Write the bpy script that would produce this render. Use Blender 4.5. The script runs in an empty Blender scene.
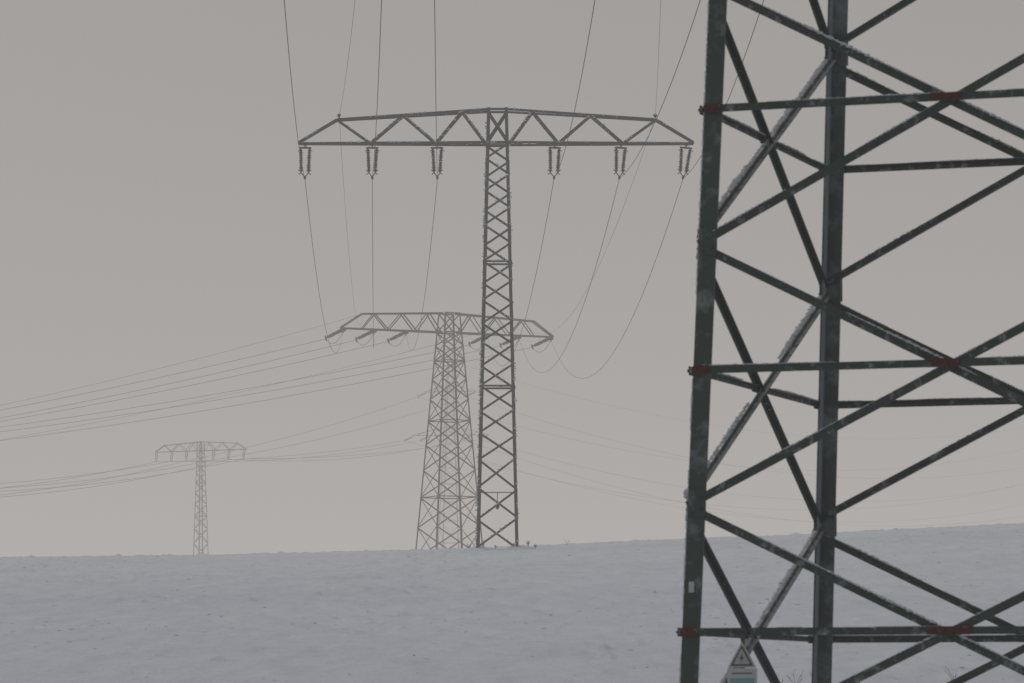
import bpy, math, random
from mathutils import Vector, Matrix, noise
random.seed(7)
scene = bpy.context.scene
COL = scene.collection

# ------------------------------------------------------------------ mesh helper
class MB:
    def __init__(s): s.v=[]; s.f=[]; s.m=[]
    def add(s, verts, faces, mi=0):
        o=len(s.v); s.v.extend([tuple(p) for p in verts])
        for f in faces: s.f.append(tuple(i+o for i in f)); s.m.append(mi)
    def prism(s, p0, p1, sec, a, b, mi=0):
        n=len(sec); vs=[]
        for p in (p0,p1):
            for (u,w) in sec: vs.append(p+a*u+b*w)
        fs=[(i,(i+1)%n,(i+1)%n+n,i+n) for i in range(n)]
        fs.append(tuple(range(n-1,-1,-1))); fs.append(tuple(range(n,2*n)))
        s.add(vs,fs,mi)
    def angle(s, p0, p1, n, w, t, off=0.0, mi=0):
        """L-profile whose flat flange faces n, centred on the line"""
        p0=Vector(p0);p1=Vector(p1); d=(p1-p0).normalized(); n=Vector(n)
        n=(n-d*n.dot(d)).normalized(); a=d.cross(n)
        o=n*off-a*(w/2)
        sec=[(0,0),(w,0),(w,t),(t,t),(t,w*0.8),(0,w*0.8)]
        s.prism(p0+o,p1+o,sec,a,-n,mi)
    def legangle(s,p0,p1,a,b,w,t,mi=0):
        sec=[(0,0),(w,0),(w,t),(t,t),(t,w),(0,w)]
        s.prism(Vector(p0),Vector(p1),sec,Vector(a),Vector(b),mi)
    def box(s,c,dx,dy,dz,mi=0,rot=None):
        vs=[]
        for z in(-1,1):
            for x,y in((-1,-1),(1,-1),(1,1),(-1,1)):
                p=Vector((x*dx/2,y*dy/2,z*dz/2))
                if rot: p=rot@p
                vs.append(Vector(c)+p)
        s.add(vs,[(3,2,1,0),(4,5,6,7),(0,1,5,4),(1,2,6,5),(2,3,7,6),(3,0,4,7)],mi)
    def rod(s,p0,p1,r,k=6,mi=0):
        p0=Vector(p0);p1=Vector(p1);d=(p1-p0).normalized()
        a=d.orthogonal().normalized();b=d.cross(a)
        s.prism(p0,p1,[(r*math.cos(2*math.pi*i/k),r*math.sin(2*math.pi*i/k)) for i in range(k)],a,b,mi)
    def lathe(s,prof,c,k=10,mi=0,lean=0.0):
        vs=[];n=len(prof)
        for (r,z) in prof:
            for i in range(k):
                t=2*math.pi*i/k; vs.append(Vector(c)+Vector((r*math.cos(t)+lean*z,r*math.sin(t),z)))
        fs=[]
        for j in range(n-1):
            for i in range(k):
                fs.append((j*k+i,j*k+(i+1)%k,(j+1)*k+(i+1)%k,(j+1)*k+i))
        s.add(vs,fs,mi)
    def tube(s,pts,r,k=5,mi=0):
        vs=[];n=len(pts)
        for i,p in enumerate(pts):
            d=(pts[min(i+1,n-1)]-pts[max(i-1,0)]).normalized()
            a=d.cross(Vector((0,0,1)))
            a=a.normalized() if a.length>1e-4 else Vector((1,0,0))
            b=d.cross(a)
            for q in range(k):
                t=2*math.pi*q/k; vs.append(p+a*(r*math.cos(t))+b*(r*math.sin(t)))
        fs=[]
        for j in range(n-1):
            for i in range(k):
                fs.append((j*k+i,j*k+(i+1)%k,(j+1)*k+(i+1)%k,(j+1)*k+i))
        fs.append(tuple(range(k-1,-1,-1)));fs.append(tuple(range((n-1)*k,n*k)))
        s.add(vs,fs,mi)
    def blob(s,c,rx,ry,rz,mi=0):
        vs=[]
        for p in ICO_V:
            j=0.7+0.6*random.random()
            vs.append(Vector(c)+Vector((p[0]*rx*j,p[1]*ry*j,p[2]*rz*j)))
        s.add(vs,ICO_F,mi)
    def make(s,name,mats,parent=None,smooth=False):
        me=bpy.data.meshes.new(name); me.from_pydata(s.v,[],s.f)
        for m in mats: me.materials.append(m)
        if len(mats)>1: me.polygons.foreach_set("material_index",s.m)
        if smooth: me.polygons.foreach_set("use_smooth",[True]*len(me.polygons))
        me.update()
        ob=bpy.data.objects.new(name,me); COL.objects.link(ob)
        if parent: ob.parent=parent
        return ob
g=(1+5**.5)/2; k_=1/math.sqrt(1+g*g)
ICO_V=[(x*k_,y*k_,z*k_) for x,y,z in [(-1,g,0),(1,g,0),(-1,-g,0),(1,-g,0),(0,-1,g),(0,1,g),(0,-1,-g),(0,1,-g),(g,0,-1),(g,0,1),(-g,0,-1),(-g,0,1)]]
ICO_F=[(0,11,5),(0,5,1),(0,1,7),(0,7,10),(0,10,11),(1,5,9),(5,11,4),(11,10,2),(10,7,6),(7,1,8),(3,9,4),(3,4,2),(3,2,6),(3,6,8),(3,8,9),(4,9,5),(2,4,11),(6,2,10),(8,6,7),(9,8,1)]

# ------------------------------------------------------------------ materials
def mat(name):
    m=bpy.data.materials.new(name); m.use_nodes=True
    nt=m.node_tree; return m,nt,nt.nodes["Principled BSDF"]
def frosted(name, base, base2, frost, amount, scale, up=0.35, rough=0.6, soft=0.08, ndir=(-0.55,0.1,0.83), spec=0.25):
    m,nt,b=mat(name); N=nt.nodes; L=nt.links
    tc=N.new('ShaderNodeTexCoord'); geo=N.new('ShaderNodeNewGeometry')
    n1=N.new('ShaderNodeTexNoise'); n1.inputs['Scale'].default_value=scale; n1.inputs['Detail'].default_value=6; n1.inputs['Roughness'].default_value=0.65
    n2=N.new('ShaderNodeTexNoise'); n2.inputs['Scale'].default_value=scale*0.35; n2.inputs['Detail'].default_value=3
    L.new(tc.outputs['Object'],n1.inputs['Vector']); L.new(tc.outputs['Object'],n2.inputs['Vector'])
    dot=N.new('ShaderNodeVectorMath'); dot.operation='DOT_PRODUCT'; dot.inputs[1].default_value=ndir
    L.new(geo.outputs['Normal'],dot.inputs[0])
    mu=N.new('ShaderNodeMath'); mu.operation='MULTIPLY_ADD'; mu.inputs[1].default_value=up*0.5
    L.new(dot.outputs['Value'],mu.inputs[0]); L.new(n1.outputs['Fac'],mu.inputs[2])
    ra=N.new('ShaderNodeMapRange'); ra.inputs['From Min'].default_value=0.82-soft/2-amount; ra.inputs['From Max'].default_value=0.82+soft/2-amount
    L.new(mu.outputs[0],ra.inputs['Value'])
    mb=N.new('ShaderNodeMix'); mb.data_type='RGBA'; mb.inputs[6].default_value=(*base,1); mb.inputs[7].default_value=(*base2,1)
    L.new(n2.outputs['Fac'],mb.inputs[0])
    mx=N.new('ShaderNodeMix'); mx.data_type='RGBA'; mx.inputs[7].default_value=(*frost,1)
    L.new(ra.outputs[0],mx.inputs[0]); L.new(mb.outputs[2],mx.inputs[6]); L.new(mx.outputs[2],b.inputs['Base Color'])
    b.inputs['Roughness'].default_value=rough; b.inputs['Specular IOR Level'].default_value=spec
    bp=N.new('ShaderNodeBump'); bp.inputs['Strength'].default_value=0.3; bp.inputs['Distance'].default_value=0.01
    L.new(mu.outputs[0],bp.inputs['Height']); L.new(bp.outputs[0],b.inputs['Normal'])
    return m
M_GREEN=frosted("green_paint",(0.018,0.042,0.037),(0.040,0.070,0.062),(0.28,0.32,0.34),0.10,5.0,up=0.35,rough=0.5,soft=0.34,spec=0.4)
M_LEGPALE=frosted("side_pale_green_paint",(0.018,0.042,0.037),(0.045,0.070,0.066),(0.22,0.27,0.30),0.20,3.0,up=0.9,rough=0.5,soft=0.30,spec=0.4,ndir=(0.9,-0.3,0.2))  # green paint, paler on faces turned to the right
M_GREEND=frosted("green_paint_rimed",(0.018,0.038,0.034),(0.040,0.063,0.058),(0.44,0.47,0.50),0.10,9.0,up=0.85,rough=0.55,soft=0.26,spec=0.35)
M_PALE=frosted("heavily_rimed_paint",(0.03,0.045,0.043),(0.07,0.085,0.085),(0.46,0.49,0.52),0.27,11.0,up=0.4,rough=0.7,soft=0.24)
M_STEEL=frosted("frosted_steel",(0.010,0.012,0.014),(0.022,0.023,0.026),(0.64,0.66,0.70),0.15,3.6,up=0.55)
M_STEELF=frosted("hazy_steel",(0.012,0.014,0.016),(0.024,0.025,0.028),(0.6,0.62,0.66),0.11,2.4,up=0.35)
M_RUST=frosted("rust_red_primer",(0.070,0.021,0.017),(0.10,0.036,0.029),(0.40,0.40,0.42),0.14,12.0,up=0.2,rough=0.75,soft=0.2)
M_INS=frosted("insulator_glaze",(0.007,0.007,0.008),(0.014,0.012,0.012),(0.5,0.52,0.55),0.03,5.0,up=0.3,rough=0.45)
M_WIRE=frosted("conductor_wire",(0.03,0.03,0.032),(0.06,0.06,0.062),(0.3,0.31,0.33),0.12,2.0)
M_RIME,nt,b=mat("rime_snow"); b.inputs['Base Color'].default_value=(0.52,0.55,0.59,1); b.inputs['Roughness'].default_value=0.8
nn=nt.nodes.new('ShaderNodeTexNoise'); nn.inputs['Scale'].default_value=60
bb=nt.nodes.new('ShaderNodeBump'); bb.inputs['Distance'].default_value=0.01; nt.links.new(nn.outputs['Fac'],bb.inputs['Height']); nt.links.new(bb.outputs[0],b.inputs['Normal'])
M_CLOD=frosted("frozen_clod",(0.36,0.38,0.43),(0.54,0.57,0.63),(0.74,0.79,0.86),0.32,7.0)
M_CONC=frosted("concrete",(0.22,0.22,0.21),(0.3,0.29,0.28),(0.75,0.77,0.8),0.25,5.0)
M_SIGN=frosted("sign_white",(0.40,0.42,0.42),(0.48,0.50,0.51),(0.6,0.6,0.62),0.08,12.0,up=0.1)
M_BLACK=frosted("sign_black",(0.04,0.04,0.04),(0.07,0.07,0.07),(0.4,0.4,0.4),0.05,12.0,up=0.1)
M_YEL=frosted("sign_face",(0.34,0.35,0.34),(0.42,0.43,0.42),(0.6,0.6,0.6),0.1,12.0,up=0.1)
M_TEAL=frosted("sign_teal",(0.14,0.32,0.34),(0.18,0.36,0.38),(0.5,0.5,0.5),0.08,12.0,up=0.1)
M_WEED=frosted("dry_stalk",(0.10,0.085,0.07),(0.15,0.13,0.11),(0.5,0.5,0.52),0.2,18.0)

def snow_mat():
    m,nt,b=mat("snow_field"); N=nt.nodes; L=nt.links
    tc=N.new('ShaderNodeTexCoord')
    mp=N.new('ShaderNodeMapping'); mp.inputs['Scale'].default_value=(0.8,0.7,1.0); mp.inputs['Rotation'].default_value=(0,0,0.12); L.new(tc.outputs['Object'],mp.inputs['Vector'])
    mp2=N.new('ShaderNodeMapping'); mp2.inputs['Scale'].default_value=(1.0,0.16,1.0); mp2.inputs['Rotation'].default_value=(0,0,-0.25); L.new(tc.outputs['Object'],mp2.inputs['Vector'])
    def nz(sc,d,r=0.6,vec=mp):
        n=N.new('ShaderNodeTexNoise'); n.inputs['Scale'].default_value=sc; n.inputs['Detail'].default_value=d; n.inputs['Roughness'].default_value=r
        L.new(vec.outputs[0],n.inputs['Vector']); return n
    big=nz(0.05,4); med=nz(0.5,4,0.6); fine=nz(4.5,8,0.8); speck=nz(3.6,4,0.7); drift=nz(1.2,6,0.7,mp2)
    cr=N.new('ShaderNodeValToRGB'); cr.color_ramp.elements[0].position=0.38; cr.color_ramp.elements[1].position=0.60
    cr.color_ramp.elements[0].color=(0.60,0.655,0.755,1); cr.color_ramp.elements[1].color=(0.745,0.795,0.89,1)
    mixn=N.new('ShaderNodeMix'); mixn.inputs[0].default_value=0.5; L.new(big.outputs['Fac'],mixn.inputs[2]); L.new(fine.outputs['Fac'],mixn.inputs[3])
    mixd=N.new('ShaderNodeMix'); mixd.inputs[0].default_value=0.45; L.new(mixn.outputs[0],mixd.inputs[2]); L.new(drift.outputs['Fac'],mixd.inputs[3])
    L.new(mixd.outputs[0],cr.inputs[0])
    sp=N.new('ShaderNodeMapRange'); sp.inputs['From Min'].default_value=0.64; sp.inputs['From Max'].default_value=0.78
    mm=N.new('ShaderNodeMath'); mm.operation='MULTIPLY_ADD'; mm.inputs[1].default_value=0.30; L.new(big.outputs['Fac'],mm.inputs[0])
    s2=N.new('ShaderNodeMath'); s2.operation='MULTIPLY'; s2.inputs[1].default_value=0.82; L.new(speck.outputs['Fac'],s2.inputs[0]); L.new(s2.outputs[0],mm.inputs[2])
    L.new(mm.outputs[0],sp.inputs['Value'])
    s3=N.new('ShaderNodeMath'); s3.operation='MULTIPLY'; s3.inputs[1].default_value=0.45; L.new(sp.outputs[0],s3.inputs[0])
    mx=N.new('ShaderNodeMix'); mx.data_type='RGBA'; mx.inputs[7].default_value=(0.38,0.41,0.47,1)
    L.new(s3.outputs[0],mx.inputs[0]); L.new(cr.outputs[0],mx.inputs[6]); L.new(mx.outputs[2],b.inputs['Base Color'])
    b.inputs['Roughness'].default_value=0.75
    b.inputs['Specular IOR Level'].default_value=0.2
    hm=N.new('ShaderNodeMix'); hm.inputs[0].default_value=0.45; L.new(med.outputs['Fac'],hm.inputs[2]); L.new(fine.outputs['Fac'],hm.inputs[3])
    hd=N.new('ShaderNodeMix'); hd.inputs[0].default_value=0.35; L.new(hm.outputs[0],hd.inputs[2]); L.new(drift.outputs['Fac'],hd.inputs[3])
    bp=N.new('ShaderNodeBump'); bp.inputs['Strength'].default_value=0.7; bp.inputs['Distance'].default_value=0.30
    L.new(hd.outputs[0],bp.inputs['Height']); L.new(bp.outputs[0],b.inputs['Normal'])
    return m
M_SNOW=snow_mat()

# ------------------------------------------------------------------ terrain (eye level is z = 0)
KN=[(-1500,-6),(-200,-3),(0,-1.9),(33,-2.0),(75,0.15),(150,4.6),(205,7.55),(223.6,8.36),(240,9.2),(264,10.0),(440,15.5),(700,24),(833,29.4),(950,31.8),(1200,38),(2500,55),(4500,60)]
def hermite(y):
    if y<=KN[0][0]: return KN[0][1]
    if y>=KN[-1][0]: return KN[-1][1]
    for i in range(len(KN)-1):
        if KN[i][0]<=y<=KN[i+1][0]: break
    def sl(j):
        if j<=0 or j>=len(KN)-1: return 0.0
        a=(KN[j][1]-KN[j-1][1])/(KN[j][0]-KN[j-1][0]); c=(KN[j+1][1]-KN[j][1])/(KN[j+1][0]-KN[j][0])
        if a*c<=0: return 0.0
        return 2*a*c/(a+c)
    x0,y0=KN[i];x1,y1=KN[i+1];h=x1-x0;t=(y-x0)/h
    return (2*t**3-3*t*t+1)*y0+(t**3-2*t*t+t)*h*sl(i)+(-2*t**3+3*t*t)*y1+(t**3-t*t)*h*sl(i+1)
def sm(a,b,v):
    t=max(0,min(1,(v-a)/(b-a))); return t*t*(3-2*t)
def terrain(x,y,detail=True):
    z=hermite(y)
    xc=60*math.tanh(x/60)
    lat=0.036*xc+0.00044*xc*xc
    z+=lat*sm(50,236,y)*(1-sm(300,800,y))
    if detail:
        z+=0.09*noise.noise(Vector((x*0.06,y*0.03,3)))*sm(40,80,y)
        z+=0.04*noise.noise(Vector((x*0.25,y*0.2,9)))
        if abs(x)<70 and 50<y<270:
            z+=0.025*noise.noise(Vector((x*1.3,y*1.1,1)))
            n=noise.noise(Vector((x*2.1,y*1.8,5)))
            m_=noise.noise(Vector((x*0.11,y*0.08,15)))
            if n>0.32: z+=(n-0.32)*(0.20+0.25*m_)
    for (fx,fy) in ((-1.95,222.5),(0.35,222.5),(-1.95,224.8),(0.35,224.8)):
        r=math.hypot(x-fx,y-fy)
        if r<4: z+=0.22*math.exp(-(r/0.9)**2)*(1+0.7*noise.noise(Vector((x*1.8,y*1.8,7))))
    return z
def axis(fine0,fine1,step,far0,far1):
    a=[];v=fine0;s=step
    while v>far0: v-=s; s*=1.25; a.append(v)
    a=a[::-1]; v=fine0
    while v<fine1: a.append(v); v+=step
    s=step
    a.append(v)
    while v<far1: s*=1.25; v+=s; a.append(v)
    return a
xs=axis(-37,37,0.22,-3200,3200); ys=axis(66,245,0.30,-1400,4400)
mb=MB(); nx=len(xs)
for y in ys:
    for x in xs: mb.v.append((x,y,terrain(x,y)))
for j in range(len(ys)-1):
    for i in range(nx-1):
        a=j*nx+i; mb.f.append((a,a+1,a+nx+1,a+nx)); mb.m.append(0)
ground=mb.make("ground",[M_SNOW],smooth=True); ground["kind"]="structure"; ground["label"]="snow covered rolling field with scattered clods"

# ------------------------------------------------------------------ fog
m=bpy.data.materials.new("glowing_fog"); m.use_nodes=True; nt=m.node_tree; nt.nodes.clear()
SIG=0.00105; FOG_GLOW=(0.450,0.428,0.410)
out=nt.nodes.new('ShaderNodeOutputMaterial'); ab=nt.nodes.new('ShaderNodeVolumeAbsorption'); ab.inputs['Color'].default_value=(0,0,0,1); ab.inputs['Density'].default_value=SIG
em=nt.nodes.new('ShaderNodeEmission'); em.inputs['Color'].default_value=(*FOG_GLOW,1); em.inputs['Strength'].default_value=SIG  # fog emits light of its own, standing in for daylight scattered in it
ad=nt.nodes.new('ShaderNodeAddShader'); nt.links.new(ab.outputs[0],ad.inputs[0]); nt.links.new(em.outputs[0],ad.inputs[1]); nt.links.new(ad.outputs[0],out.inputs['Volume'])
mb=MB(); mb.box((0,1500,15),6600,6000,210)
fog=mb.make("sky",[m]); fog["kind"]="structure"; fog["label"]="pale grey winter fog filling the air"

# ------------------------------------------------------------------ lattice builders
def hwf(z0,h0,z1,h1):
    return lambda z: h0+(h1-h0)*(z-z0)/(z1-z0)
FACES=[((-1,-1),(1,-1),(0,-1,0)),((1,-1),(1,1),(1,0,0)),((1,1),(-1,1),(0,1,0)),((-1,1),(-1,-1),(-1,0,0))]
def pylon_root(name,loc,rot,label):
    e=bpy.data.objects.new(name,None); COL.objects.link(e); e.location=loc; e.rotation_euler=(0,0,rot); e.empty_display_size=2
    e["label"]=label; e["category"]="power pylon"; e["group"]="power pylons across the snowy field"
    return e
def legs(parent,hw,zb,zt,w,t,material,back=None):
    for sx,sy in ((-1,-1),(1,-1),(-1,1),(1,1)):
        mb=MB(); p0=Vector((sx*hw(zb),sy*hw(zb),zb)); p1=Vector((sx*hw(zt),sy*hw(zt),zt))
        mb.legangle(p0,p1,(-sx,0,0),(0,-sy,0),w,t)
        mb.make("leg",[back if (back and sy>0) else material],parent)
def footings(parent,hw,zb,s,z_top):
    for sx,sy in ((-1,-1),(1,-1),(-1,1),(1,1)):
        mb=MB(); c=(sx*(hw(zb)-0.05),sy*(hw(zb)-0.05),0)
        r=s/2
        for (ra,za,rb,zb2) in ((r,-1.0,r,z_top-0.06),(r,z_top-0.06,r*0.6,z_top)):
            vs=[Vector((c[0]+x*rr,c[1]+y*rr,zz)) for rr,zz in ((ra,za),(rb,zb2)) for x,y in ((-1,-1),(1,-1),(1,1),(-1,1))]
            mb.add(vs,[(0,1,5,4),(1,2,6,5),(2,3,7,6),(3,0,4,7),(4,5,6,7)])
        mb.make("footing",[M_CONC],parent)
def bracing(mb,hw,zs,styles,w,t,horiz='node',gap=0.0,rec=None,hset=None,drop=0.0,pale=None):
    for fi,(c0,c1,n) in enumerate(FACES):
        P=lambda c,z: Vector((c[0]*hw(z),c[1]*hw(z),z))
        for i in range(len(zs)-1):
            z0,z1=zs[i],zs[i+1]; st=styles(i)
            jobs=[]
            if st=='X' or (st=='Z' and (i+fi)%2==0): jobs.append((P(c0,z0+gap-drop),P(c1,z1-gap-drop),t+0.003,0))
            if st=='X' or (st=='Z' and (i+fi)%2==1): jobs.append((P(c1,z0+gap-drop*0.3),P(c0,z1-gap-drop*0.3),-t-0.004,1))
            for a,b_,off,q in jobs:
                pl=(pale is not None and fi==pale and q==1)
                mb.angle(a,b_,n,w*(0.78 if pl else 1),t,off,1 if pl else 0)
                if rec is not None: rec.append((fi,'p' if (fi==pale and q==1) else 'd',a,b_))
            if horiz=='mid': zz=(z0+z1)/2-0.02
            elif horiz=='node': zz=z1
            else: continue
            if hset is not None and i not in hset: continue
            a,b_=P(c0,zz),P(c1,zz)
            mb.angle(a,b_,n,w*(0.7 if (pale is not None and fi==pale) else 0.9),t,2*t+0.006,1 if (pale is not None and fi==pale) else 0)
            if rec is not None: rec.append((fi,'h',a,b_))
def crossarm(parent,half_l,half_r,hw,zb,zt,xsh,zsh,bots,tops,tipd,wc,ww,material,rec=None,dk=1.0):
    mb=MB(); h0=hw(zb); ht=hw(zt)
    def A(p,q,n,w,t,o):
        mb.angle(p,q,n,w,t,o)
        if rec is not None: rec.append((Vector(p),Vector(q)))
    for s,half in ((-1,half_l),(1,half_r)):
        k=half/half_r if half!=half_r else 1.0
        dy=lambda x: h0*dk+(tipd-h0*dk)*max(0,(x-h0))/(half-h0)
        def top_z(x):
            X=xsh*k
            if x<=X: return zt+(zsh-zt)*(x-ht)/(X-ht)
            return zsh+(zb-zsh)*(x-X)/(half-X)
        for sy in (-1,1):
            n=(0,sy,0)
            B=lambda x: Vector((s*x,sy*dy(x),zb)); T=lambda x: Vector((s*x,sy*dy(x)*0.93,top_z(x)))
            A(B(h0),B(half),n,wc,0.015,0.0)
            A(Vector((s*ht,sy*ht*dk*0.97,zt)),T(xsh*k),n,wc,0.015,0.002)
            A(T(xsh*k),Vector((s*half,sy*tipd,zb+0.06)),n,wc,0.015,0.004)
            nodes=[(x,0) for x in bots]+[(x,1) for x in tops]; nodes.sort()
            pts=[(B(x*k) if f==0 else T(x*k)) for x,f in nodes]
            for q in range(len(pts)-1):
                A(pts[q],pts[q+1],n,ww,0.012,0.02 if q%2 else -0.02)
        xx=h0; i=0; step=max(1.0,(half-h0)/9)
        while xx+step<=half+0.01:
            a=Vector((s*xx,(-1)**i*dy(xx),zb-0.01)); b_=Vector((s*(xx+step),-(-1)**i*dy(xx+step),zb-0.01))
            mb.angle(a,b_,(0,0,-1),ww*0.8,0.01,0.01)
            mb.angle(Vector((s*(xx+step),-dy(xx+step),zb)),Vector((s*(xx+step),dy(xx+step),zb)),(0,0,-1),ww*0.8,0.01,-0.01)
            xx+=step;i+=1
        for x in tops:
            mb.angle(Vector((s*x*k,-dy(x*k)*.93,top_z(x*k))),Vector((s*x*k,dy(x*k)*.93,top_z(x*k))),(0,0,1),ww*0.8,0.01,0.01)
    for sy in (-1,1):
        mb.angle((-h0,sy*h0,zb),(h0,sy*h0,zb),(0,sy,0),wc,0.015,0.018)
        mb.angle((-ht,sy*ht,zt),(ht,sy*ht,zt),(0,sy,0),wc,0.015,0.018)
        mb.angle((-h0,sy*h0,zb),(ht,sy*ht,zt),(0,sy,0),ww,0.012,0.04)
        mb.angle((h0,sy*h0,zb),(-ht,sy*ht,zt),(0,sy,0),ww,0.012,-0.04)
    return mb.make("crossarm",[material],parent)

def insulator_mesh(Ln,spread=0.25,seed=1,fat=1.0,blobs=4):
    random.seed(seed)
    mb=MB()
    mb.rod((0,0,0.06),(0,0,-0.12),0.04)
    mb.box((0,0,-0.14),2*spread+0.20,0.06,0.09)
    zb=-(Ln-0.34)
    for sx in (-1,1):
        prof=[(0.03,-0.18)]
        n=13; z=-0.24; dz=(zb+0.06+0.24)/n
        for i in range(n):
            rr=0.110*random.uniform(0.85,1.15)*fat
            prof+= [(0.055*fat,z),(rr,z+dz*0.5),(rr,z+dz*0.75),(0.055*fat,z+dz*0.9)]
            z+=dz
        prof.append((0.03,zb))
        lean=sx*0.05*random.uniform(0.5,1.4)
        mb.lathe(prof,(sx*spread,0,0),10,0,lean)
        xb=sx*spread+lean*zb
        mb.rod((xb,0,zb),(xb+sx*0.16,0,zb+0.15),0.022)
        mb.rod((xb,0,zb),(xb+sx*0.13,0,zb-0.12),0.026)
        mb.rod((xb,0,zb-0.02),(0,0,-Ln+0.08),0.03)
        mb.rod((sx*spread,0,-0.2),(sx*(spread+0.15),0,-0.33),0.02)
        for _ in range(blobs):
            z=random.uniform(zb,-0.2); mb.blob((sx*spread+lean*z+random.uniform(-.08,.08),-0.06,z),0.04,0.04,0.05,1)
    for _ in range(blobs): mb.blob((random.uniform(-spread,spread),0,-0.09),0.07,0.05,0.03,1)
    mb.box((0,0,-Ln+0.05),0.12,0.55,0.13)
    o=mb.make("insulator",[M_INS,M_RIME]); me=o.data; bpy.data.objects.remove(o); return me
INS_V=[insulator_mesh(1.85,0.25,k) for k in (1,2,3)]; INS_S=INS_V[0]; INS_T=insulator_mesh(2.7,0.20,4,1.3,0)
random.seed(11)
def insulator(parent,loc,direction=None,me=None,twist=0):
    o=bpy.data.objects.new("insulator",me); COL.objects.link(o); o.parent=parent; o.location=loc
    if direction is not None:
        d=Vector(direction).normalized(); z=-d
        x=Vector((0,0,1)).cross(z)
        x.normalize(); y=z.cross(x)
        o.rotation_euler=Matrix((x,y,z)).transposed().to_euler()
    elif twist: o.rotation_euler=(0,twist,0)
    return o
def to_world(root,p):
    M=Matrix.Translation(root.location)@Matrix.Rotation(root.rotation_euler[2],4,'Z')@Matrix.Scale(root.scale[0],4); return M@Vector(p)
def to_local_dir(root,d):
    return Matrix.Rotation(-root.rotation_euler[2],3,'Z')@Vector(d)
def wire(p0,p1,b,r,label,group,n=48,name="power_line"):
    pts=[];L=math.hypot(p1.x-p0.x,p1.y-p0.y)
    for i in range(n+1):
        t=i/n;p=p0.lerp(p1,t);p.z-=b*(t*L)*(L-t*L);pts.append(p)
    mb=MB();mb.tube(pts,r,5)
    o=mb.make(name,[M_WIRE]);o["label"]=label;o["category"]="power line";o["group"]=group
    return o
def add_rime(parent,members,size,step,dens):
    mb=MB()
    for a,b_ in members:
        d=b_-a; L=d.length
        if L<0.05: continue
        d.normalize(); ph=random.random()*90; s=0.0
        while s<L:
            if noise.noise(Vector((s*0.9,ph,3)))*0.9+0.5<dens:
                r=size*random.uniform(0.5,1.15)
                mb.blob(a+d*s+Vector((random.uniform(-.05,.05),random.uniform(-.04,.04),0.05)),r*1.5,r*1.2,r)
            s+=step*random.uniform(0.6,1.5)
    return mb.make("rime",[M_RIME],parent)

# ------------------------------------------------------------------ the slender suspension pylon
HW1=hwf(0,1.18,24.6,0.58)
def build_main(root):
    legs(root,HW1,-0.5,24.55,0.18,0.02,M_STEEL)
    footings(root,HW1,0,0.5,-0.25)
    zs=[-0.05]; 
    while zs[-1]<21.6:
        zs.append(zs[-1]+ (2.05*HW1(zs[-1])*0.62 if zs[-1]>4 else 1.65))
    k=(22.55+0.05)/(zs[-1]+0.05); zs=[-0.05+(z+0.05)*k for z in zs]
    mb=MB(); rec=[]
    bracing(mb,HW1,zs,lambda i:'Z',0.115,0.012,'node',hset=(5,11,len(zs)-2),rec=rec)
    mb.make("bracing",[M_STEEL],root)
    rc=[]
    crossarm(root,11.1,10.95,HW1,22.6,24.45,8.85,23.92,[0.66,3.4,7.0],[1.95,5.2,8.85],0.18,0.13,0.105,M_STEEL,rec=rc)
    mem=[(a,b_) for fi,k_,a,b_ in rec if fi in(0,2,3)]+rc
    for sx,sy in((-1,-1),(1,-1),(-1,1)):
        mem.append((Vector((sx*HW1(0.3),sy*HW1(0.3),0.3)),Vector((sx*HW1(24),sy*HW1(24),24))))
    add_rime(root,mem,0.050,0.16,0.46)
    xs_=[-10.75,-7.0,-3.38,3.2,6.9,10.55]
    for i,x in enumerate(xs_):
        insulator(root,(x,0,22.5),None,INS_V[i%3],twist=(0.01,0,-0.01,0.02,0.05,0.10)[i])
    for x in xs_:
        mb=MB(); mb.box((x,0,22.56),0.62,0.36,0.05); mb.box((x,0,22.52),0.2,0.2,0.05); mb.make("hanger_bracket",[M_STEEL],root)
    for s in(-8.85,8.82):
        mb=MB()
        mb.rod((s,0,23.8),(s,0,24.15),0.05); mb.blob((s,0,24.2),0.13,0.13,0.11); mb.box((s,0,23.93),0.1,0.5,0.06)
        mb.make("earth_wire_clamp",[M_STEEL],root)
    return xs_
P1=pylon_root("power_pylon",(-0.81,223.6,8.50),0.0,"slender frosted steel lattice pylon with one flat crossarm standing in snow")
X1=build_main(P1)
mb=MB(); mb.rod((0.0,-1.05,3.05),(0.0,-1.05,2.4),0.02); mb.lathe([(0.02,2.45),(0.09,2.38),(0.11,2.25),(0.07,2.14),(0.01,2.1)],(0,-1.05,0),10); mb.angle((-1.05,-1.07,3.05),(1.05,-1.07,3.05),(0,-1,0),0.05,0.01,0.02)
mb.make("hanging_weight",[M_STEEL],P1)

# ------------------------------------------------------------------ distant copy of the slender pylon
def copy_tree(root,name,loc,rot,label):
    e=root.copy(); e.name=name; COL.objects.link(e); e.location=loc; e.rotation_euler=(0,0,rot); e["label"]=label
    for c in root.children:
        if c.name.startswith("hanging_weight") or c.name.startswith("rime"): continue
        q=c.copy(); q.parent=e; COL.objects.link(q)
        if q.name.startswith("insulator"): q.rotation_euler=(0,0.15,0)
    return e
P3=copy_tree(P1,"power_pylon",(-64.8,833,29.3),math.radians(-27),"far slender lattice pylon fading pale grey in fog")

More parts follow.
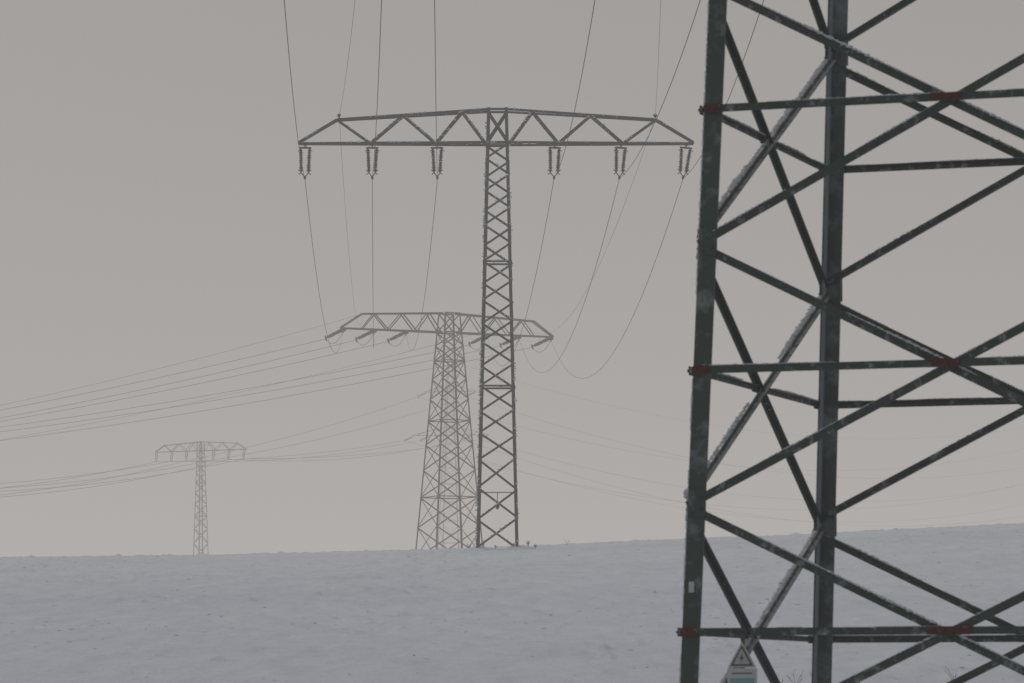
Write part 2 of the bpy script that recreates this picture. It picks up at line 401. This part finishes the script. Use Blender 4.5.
# ------------------------------------------------------------------ angle (tension) pylon
HW2=hwf(0,2.92,27.1,0.92)
Z2=15.5
P2=pylon_root("power_pylon",(-6.9,440,Z2),math.radians(25),"broad-based lattice angle pylon hazy in fog behind snowy rise")
legs(P2,HW2,-0.5,27.05,0.16,0.022,M_STEELF); footings(P2,HW2,0,0.8,0.2)
zs=[0.0,3.5,6.8,9.8,12.6,15.2,17.6,19.8,21.8,23.5,24.9]
mb=MB(); bracing(mb,HW2,zs,lambda i:'X',0.12,0.014,'node',hset=(1,4,7)); mb.make("bracing",[M_STEELF],P2)
crossarm(P2,12.9,12.6,HW2,24.9,27.0,10.2,26.55,[1.15,4.0,7.2,10.2],[2.5,5.6,8.8],0.24,0.17,0.12,M_STEELF,dk=0.55)
A2=[-12.6,-9.0,-5.2,4.6,8.4,12.3]

# ------------------------------------------------------------------ foggy two-level pylon
HW4=hwf(0,2.0,36,0.5)
P4=pylon_root("power_pylon",(-14.6,950,31.6),math.radians(-12),"faint two-crossarm lattice pylon almost lost in fog")
P4.scale=(1.36,1.36,1.36)
legs(P4,HW4,-0.5,35.9,0.12,0.02,M_STEELF)
zs=[0,4.2,8,11.4,14.5,17.3,19.9,22.3,24.5,26.6,28.6,30.5,32.3,34.2,36]
mb=MB(); bracing(mb,HW4,zs,lambda i:'Z',0.06,0.014,'node'); mb.make("bracing",[M_STEELF],P4)
crossarm(P4,6.9,6.9,HW4,23.0,24.3,2.0,24.2,[1.2,3.6,6.0],[2.4,4.8],0.10,0.06,0.05,M_STEELF)
crossarm(P4,4.6,4.6,HW4,30.6,31.6,1.6,31.5,[0.9,2.6],[1.7,3.5],0.10,0.06,0.05,M_STEELF)
A4=[(-6.7,22.9),(-3.8,22.9),(-4.4,30.5),(4.4,30.5),(3.8,22.9),(6.7,22.9)]
e4=[]
for (x,z) in A4:
    d=Vector((-0.55,-0.5,-0.35)).normalized(); insulator(P4,(x,0,z),d,INS_S); e4.append(Vector((x,0,z))+d*1.85)

# ------------------------------------------------------------------ the near green pylon
TH=math.radians(19.2)
C0=(4.15,34.28); GZ=-2.0
HW0=lambda z: 2.085-0.034*(z+GZ-2.73)
P0=pylon_root("power_pylon",(C0[0],C0[1],GZ),-TH,"large dark green lattice pylon with rust red joint plates and rime")
H0=33.0
legs(P0,HW0,-0.3,H0+0.0,0.152,0.018,M_GREEN,back=M_LEGPALE)
footings(P0,HW0,0,0.9,0.25)
sp=2.16
z=-0.5-GZ
zs=[z+sp*i for i in range(0,14)]
rec=[]
mb=MB(); bracing(mb,HW0,zs,lambda i:'X',0.070,0.01,'mid',gap=0.04,rec=rec,drop=0.10,pale=3)
for (c0,c1,n) in FACES:
    P=lambda c,zz: Vector((c[0]*HW0(zz),c[1]*HW0(zz),zz)); mid=(P(c0,zs[0])+P(c1,zs[0]))/2
    mb.angle(P(c0,0.1),mid,n,0.08,0.012,0.015); mb.angle(P(c1,0.1),mid,n,0.08,0.012,-0.016); mb.angle(P(c0,zs[0]),P(c1,zs[0]),n,0.08,0.012,0.03)
mb.make("bracing",[M_GREEND,M_PALE],P0)
def plate(name,material,q,dx,dy,dz,R,nv,u,bolts):
    mb=MB(); mb.box(q,dx,dy,dz,0,R)
    for bx,bz in bolts: mb.box(q+nv*(dy/2+0.007)+u*bx+Vector((0,0,bz)),0.022,0.018,0.022,0,R)
    mb.make(name,[material],P0)
for fi,(c0,c1,n) in enumerate(FACES):
    nv=Vector(n); P=lambda c,zz: Vector((c[0]*HW0(zz),c[1]*HW0(zz),zz))
    u=(P(c1,3)-P(c0,3)).normalized()
    R=Matrix((u,nv,Vector((0,0,1)))).transposed()
    for i in range(5):
        zm=(zs[i]+zs[i+1])/2-0.02
        c=(P(c0,zm)+P(c1,zm))/2+nv*0.036+u*0.03
        w_=0.36 if i==0 else 0.26
        plate("joint_plate",M_RUST,c+u*(0.06 if i==0 else 0),w_,0.01,0.068,R,nv,u,[(-0.10,0),(-0.04,0),(0.04,0),(0.10,0)])
        for cc,s in((c0,1),(c1,-1)):
            plate("joint_plate",M_RUST,P(cc,zm)+u*s*0.080+nv*0.040,0.13,0.01,0.072,R,nv,u,[(-0.04*s,0),(0.03*s,0)])
    for z_ in zs[:6]:
        for cc,s in((c0,1),(c1,-1)):
            plate("bolted_plate",M_GREEN,P(cc,z_-0.04)+u*s*0.085+nv*0.009,0.15,0.01,0.22,R,nv,u,[(-0.05,0.08),(-0.05,-0.08),(0.03,0.05),(0.03,-0.05)])
# rime clinging to member edges
mb=MB()
for fi,kind,a,b_ in rec:
    if min(a.z,b_.z)>8.5: continue
    d=b_-a; L=d.length; d.normalize(); n=Vector(FACES[fi][2]); side=d.cross(n)
    if side.z<0: side=-side
    dens={0:0.60,1:0.55,2:0.60,3:0.62}[fi]
    if kind=='p': dens=0.92
    off=0.027 if kind=='p' else 0.034
    ph=random.random()*50; s=0.1
    while s<L-0.1:
        v_=noise.noise(Vector((s*1.3,ph,fi)))*0.9+0.5
        if v_<dens:
            r=0.004+0.010*min(1,max(0,dens-v_)*1.6)*random.random()+(0.004*random.random() if kind=='p' else 0)
            mb.blob(a+d*s+side*(off+0.15*r)+n*random.uniform(-0.004,0.014),r*2.0,r*2.0,r*0.9)
            if kind=='p' and random.random()<0.3:
                mb.blob(a+d*s+side*random.uniform(-0.02,0.02)+n*0.002,r*1.5,r*1.5,r*1.2)
        s+=0.012
for sx,sy in ((-1,-1),(-1,1)):
    for _ in range(1100):
        z_=random.uniform(1.5,9)
        if noise.noise(Vector((z_*1.3,sx,sy*3)))<-0.05: continue
        r=0.003+0.006*random.random()
        mb.blob(Vector((sx*HW0(z_)-0.002,sy*HW0(z_)+random.choice((-0.003,0.0,0.01)),z_)),r,r,r*2.4)
for q in range(16):
    mb.blob(Vector((-HW0(3.7)-0.03*random.random(),-HW0(3.7),3.68+0.05*random.random())),0.014,0.012,0.018)
mb.make("rime",[M_RIME],P0)
# crossarm high above the frame
HC=lambda z: HW0(z)
crossarm(P0,8.6,5.4,HC,33.2-0.1,34.9,4.0,34.5,[1.05,2.4,3.8],[1.7,3.0,4.0],0.3,0.14,0.09,M_GREEN)
mb=MB(); zt_=zs[-1]
for (c0,c1,n) in FACES:
    P=lambda c,zz: Vector((c[0]*HW0(zz),c[1]*HW0(zz),zz))
    mb.angle(P(c0,zt_),P(c1,33.0),n,0.09,0.012,0.02); mb.angle(P(c1,zt_),P(c0,33.0),n,0.09,0.012,-0.02)
    mb.angle(P(c0,33.0),(0.0,0.0,36.5),n,0.12,0.012,0.0)
mb.make("earth_peak",[M_GREEN],P0)
# warning signs
def sign_parts():
    hz=zs[0]+sp/2
    yf=-HW0(hz)
    xc=-HW0(hz)+0.545
    y=yf-0.11
    h0=hz; hz=hz-0.11
    mb=MB()
    mb.box((xc,y,hz-0.33),0.25,0.006,0.24,0)
    mb.box((xc,y-0.005,hz-0.315),0.20,0.004,0.045,1)
    mb.box((xc,y-0.005,hz-0.252),0.17,0.004,0.008,2)
    mb.box((xc-0.02,y-0.005,hz-0.38),0.15,0.004,0.008,2)
    mb.box((xc,y-0.005,hz-0.41),0.18,0.004,0.006,2)
    mb.make("information_plate",[M_SIGN,M_TEAL,M_BLACK],P0)
    mb=MB()
    def tri(h,wd,zc,yy,mi,th=0.004):
        vs=[(xc-wd/2,yy,zc),(xc+wd/2,yy,zc),(xc,yy,zc+h)]
        vs+= [(a,b_+th,c) for a,b_,c in vs]
        mb.add([Vector(v) for v in vs],[(0,1,2),(5,4,3),(0,3,4,1),(1,4,5,2),(2,5,3,0)],mi)
    tri(0.215,0.24,hz-0.205,y-0.008,1); tri(0.165,0.185,hz-0.19,y-0.013,0); tri(0.13,0.145,hz-0.178,y-0.018,1)
    bolt=[(0.008,0.090),(-0.018,0.040),(-0.002,0.045),(-0.010,0.010),(0.018,0.055),(0.002,0.052)]
    vs=[Vector((xc+a,y-0.023,hz-0.176+c)) for a,c in bolt]
    mb.add(vs,[(0,1,2,5),(5,2,3,4)],2)
    mb.make("warning_triangle",[M_BLACK,M_YEL,M_BLACK],P0)
    mb=MB(); mb.box((xc,y+0.02,hz-0.15),0.03,0.02,0.5); mb.box((xc,y+0.06,h0-0.02),0.05,0.1,0.04)
    mb.make("sign_bracket",[M_GREEN],P0)
    mb=MB(); mb.box((-HW0(2.95)+0.065,-HW0(2.95)-0.006,2.93),0.045,0.006,0.09); mb.make("number_plate",[M_SIGN],P0)
sign_parts()

# ------------------------------------------------------------------ conductors
G1="conductors strung between pylons"
clamp=[to_world(P1,(x+(-0.02,0,0.02,-0.04,-0.09,-0.18)[i],0,22.5-1.85)) for i,x in enumerate(X1)]
nearx=[-3.6,-0.5,-0.9,3.7,7.5,8.0]
for i,(c,nx_) in enumerate(zip(clamp,nearx)):
    u=(nx_-C0[0])/math.cos(TH); p=to_world(P0,(u,0,33.0)); 
    e=p+Vector(((c.x-p.x),(c.y-p.y),-20)).normalized()*2.7
    d=to_local_dir(P0,e-p); insulator(P0,(u,0,33.05),d,INS_T)
    wire(e,c,5.9e-4,0.016,"dark overhead conductor sagging between two lattice pylons",G1)
for sx,lx in((-8.85,-3.8),(8.82,-2.3)):
    q=to_world(P0,(lx,0,34.7)); w_=to_world(P1,(sx,0,24.15))
    wire(q,w_,5.0e-4,0.009,"thin earth wire running between pylon tops",G1)
out_dir=Vector((-math.sin(math.radians(52)),math.cos(math.radians(52)),0))
for i,x in enumerate(A2):
    p=to_world(P2,(x,0,24.75)); c=clamp[i]
    hd=Vector((c.x-p.x,c.y-p.y,0)).normalized(); e1=p+(hd+Vector((0,0,-0.15))).normalized()*2.7
    insulator(P2,(x,0,24.8),to_local_dir(P2,e1-p),INS_T)
    wire(c,e1,(5.0e-4,4.4e-4,4.4e-4,5.4e-4,5.8e-4,6.1e-4)[i],0.018,"dark overhead conductor with deep sag in fog",G1)
    e2=p+(out_dir+Vector((0,0,-0.34))).normalized()*2.7
    insulator(P2,(x,0,24.8),to_local_dir(P2,e2-p),INS_T)
    far=e2+out_dir*320+Vector((0,0,(0.0,-1.0,1.0,6.0,6.0,4.0)[i]))
    wire(e2,far,4.1e-4,0.023,"overhead conductor fading into fog from angle pylon",G1)
    pts=[]
    for k in range(13):
        t=k/12; q=e1.lerp(e2,t); q.z-=1.2*4*t*(1-t)*0.75; pts.append(Matrix.Rotation(-P2.rotation_euler[2],3,'Z')@(q-P2.location))
    mb=MB(); mb.tube(pts,0.026,5); mb.make("jumper_loop",[M_WIRE],P2)
for sx,x2 in((-8.85,-10.3),(8.82,9.0)):
    w_=to_world(P1,(sx,0,24.15)); q=to_world(P2,(x2,0,26.55))
    wire(w_,q,4.6e-4,0.010,"thin earth wire running between pylon tops",G1)
    wire(q,q+out_dir*320+Vector((0,0,-3)),4.7e-4,0.016,"thin earth wire fading into fog",G1)
# far line in the fog
c3=[to_world(P3,(x,0,22.5-1.85)) for x in X1]
c4=[to_world(P4,e) for e in e4]
dir3=(P3.location-P4.location); dir3.z=0; dir3.normalize()
rdir=Vector((202,400,0)).normalized()
for i,(a,b_) in enumerate(zip(c3,c4)):
    wire(a,b_,(3.2e-4,4.4e-4,2.6e-4,3.4e-4,5.0e-4,3.0e-4)[i],0.042,"conductor in fog between distant pylons",G1)
    wire(a,a+dir3*300+Vector((0,0,-9.5)),(4.4e-4,3.7e-4,4.9e-4,4.0e-4,4.8e-4,4.2e-4)[i],0.045,"heavy conductor disappearing into fog",G1)
    wire(b_,b_+rdir*430+Vector((0,0,(10,4,12,8,2,14)[i])),2.6e-4,0.040,"faint conductor disappearing into fog",G1)
q=to_world(P4,(0,0,36)); wire(q,q+rdir*430+Vector((0,0,12)),2.4e-4,0.03,"faint earth wire disappearing into fog",G1)

# ------------------------------------------------------------------ weeds
def weed(x,y,h,n,th=0.0045):
    z=terrain(x,y)
    mb=MB()
    for i in range(n):
        a=random.uniform(0,6.28); sp_=random.uniform(0.05,0.5)*h; hh=h*random.uniform(0.5,1)
        pts=[Vector((0.02*math.cos(a),0.02*math.sin(a),-0.05))]
        for k in range(1,6):
            t=k/5; pts.append(Vector((math.cos(a)*sp_*t*t,math.sin(a)*sp_*t*t,hh*t)))
        mb.tube(pts,th,4)
        for k in (4,5):
            p=pts[k]
            b2=random.uniform(0,6.28); q=p+Vector((math.cos(b2)*0.05,math.sin(b2)*0.05,0.05)); mb.rod(p,q,th*0.7,3)
    o=mb.make("dry_weed",[M_WEED]); o.location=(x,y,z); o["label"]="dry brown weed stalks sticking out of the snow"; o["category"]="weed"; o["group"]="dry weeds in the snow"
for x,y,h,n in ((3.4,74.5,0.5,4),(4.95,73.5,0.45,5),(5.25,74.0,0.42,4),(5.6,73.0,0.55,4),(8.2,74,0.5,4),(6.6,76,0.35,3)):
    weed(x,y,h,n)
for x,y,h,n in ((0.9,222.6,0.36,12),(1.3,222.8,0.25,10),(0.1,222.2,0.25,9),(-0.9,222.3,0.22,8),(-2.4,222.7,0.32,10),(-1.6,222.0,0.25,8)):
    weed(x,y,h,n,0.008)
weed(3.2,234,0.45,3,0.006)
# clods
mb=MB()
for _ in range(3200):
    y=78+160*random.random()**0.8; x=random.uniform(-0.14,0.14)*y
    if noise.noise(Vector((x*0.12,y*0.06,2)))<0.05 and random.random()<0.75: continue
    z=terrain(x,y); h=random.uniform(0.012,0.045)
    mb.blob(Vector((x,y,z)),random.uniform(0.02,0.09),random.uniform(0.02,0.05),h*0.6)
st=mb.make("field_clods",[M_CLOD]); st["kind"]="stuff"; st["label"]="small frozen clods and stubble on the snow"

# ------------------------------------------------------------------ light
w=bpy.data.worlds.new("World"); scene.world=w; w.use_nodes=True; nt=w.node_tree; bg=nt.nodes['Background']
EL=38
sky=nt.nodes.new('ShaderNodeTexSky'); sky.sky_type='NISHITA'; sky.sun_disc=False; sky.sun_elevation=math.radians(EL); sky.sun_rotation=math.radians(-40); sky.dust_density=6; sky.air_density=1.5
hs=nt.nodes.new('ShaderNodeHueSaturation'); hs.inputs['Saturation'].default_value=0.12
gm=nt.nodes.new('ShaderNodeMix'); gm.data_type='RGBA'; gm.inputs[0].default_value=0.9
FS=0.1
gm.inputs[7].default_value=(0.225/FS,0.219/FS,0.214/FS,1)
nt.links.new(sky.outputs[0],hs.inputs['Color']); nt.links.new(hs.outputs[0],gm.inputs[6]); nt.links.new(gm.outputs[2],bg.inputs['Color']); bg.inputs['Strength'].default_value=FS
sd=bpy.data.lights.new("sun",'SUN'); sd.energy=0.72; sd.angle=math.radians(25); sd.color=(1,0.97,0.94)
so=bpy.data.objects.new("sun",sd); COL.objects.link(so)
d=Vector((math.sin(math.radians(-40))*math.cos(math.radians(EL)),math.cos(math.radians(-40))*math.cos(math.radians(EL)),math.sin(math.radians(EL))))
so.rotation_euler=d.to_track_quat('Z','Y').to_euler()

# ------------------------------------------------------------------ camera
cd=bpy.data.cameras.new("camera"); cam=bpy.data.objects.new("camera",cd); COL.objects.link(cam); scene.camera=cam
cd.sensor_width=36; cd.lens=4000/1024*36; cam.location=(0,0,0); cam.rotation_euler=(math.radians(90),0,0)
cd.shift_y=(700-341.5)/1024; cd.clip_end=9000; cd.clip_start=0.5
cd.dof.use_dof=True; cd.dof.focus_distance=224; cd.dof.aperture_fstop=8
scene.view_settings.view_transform='Standard'; scene.view_settings.look='None'; scene.view_settings.exposure=0
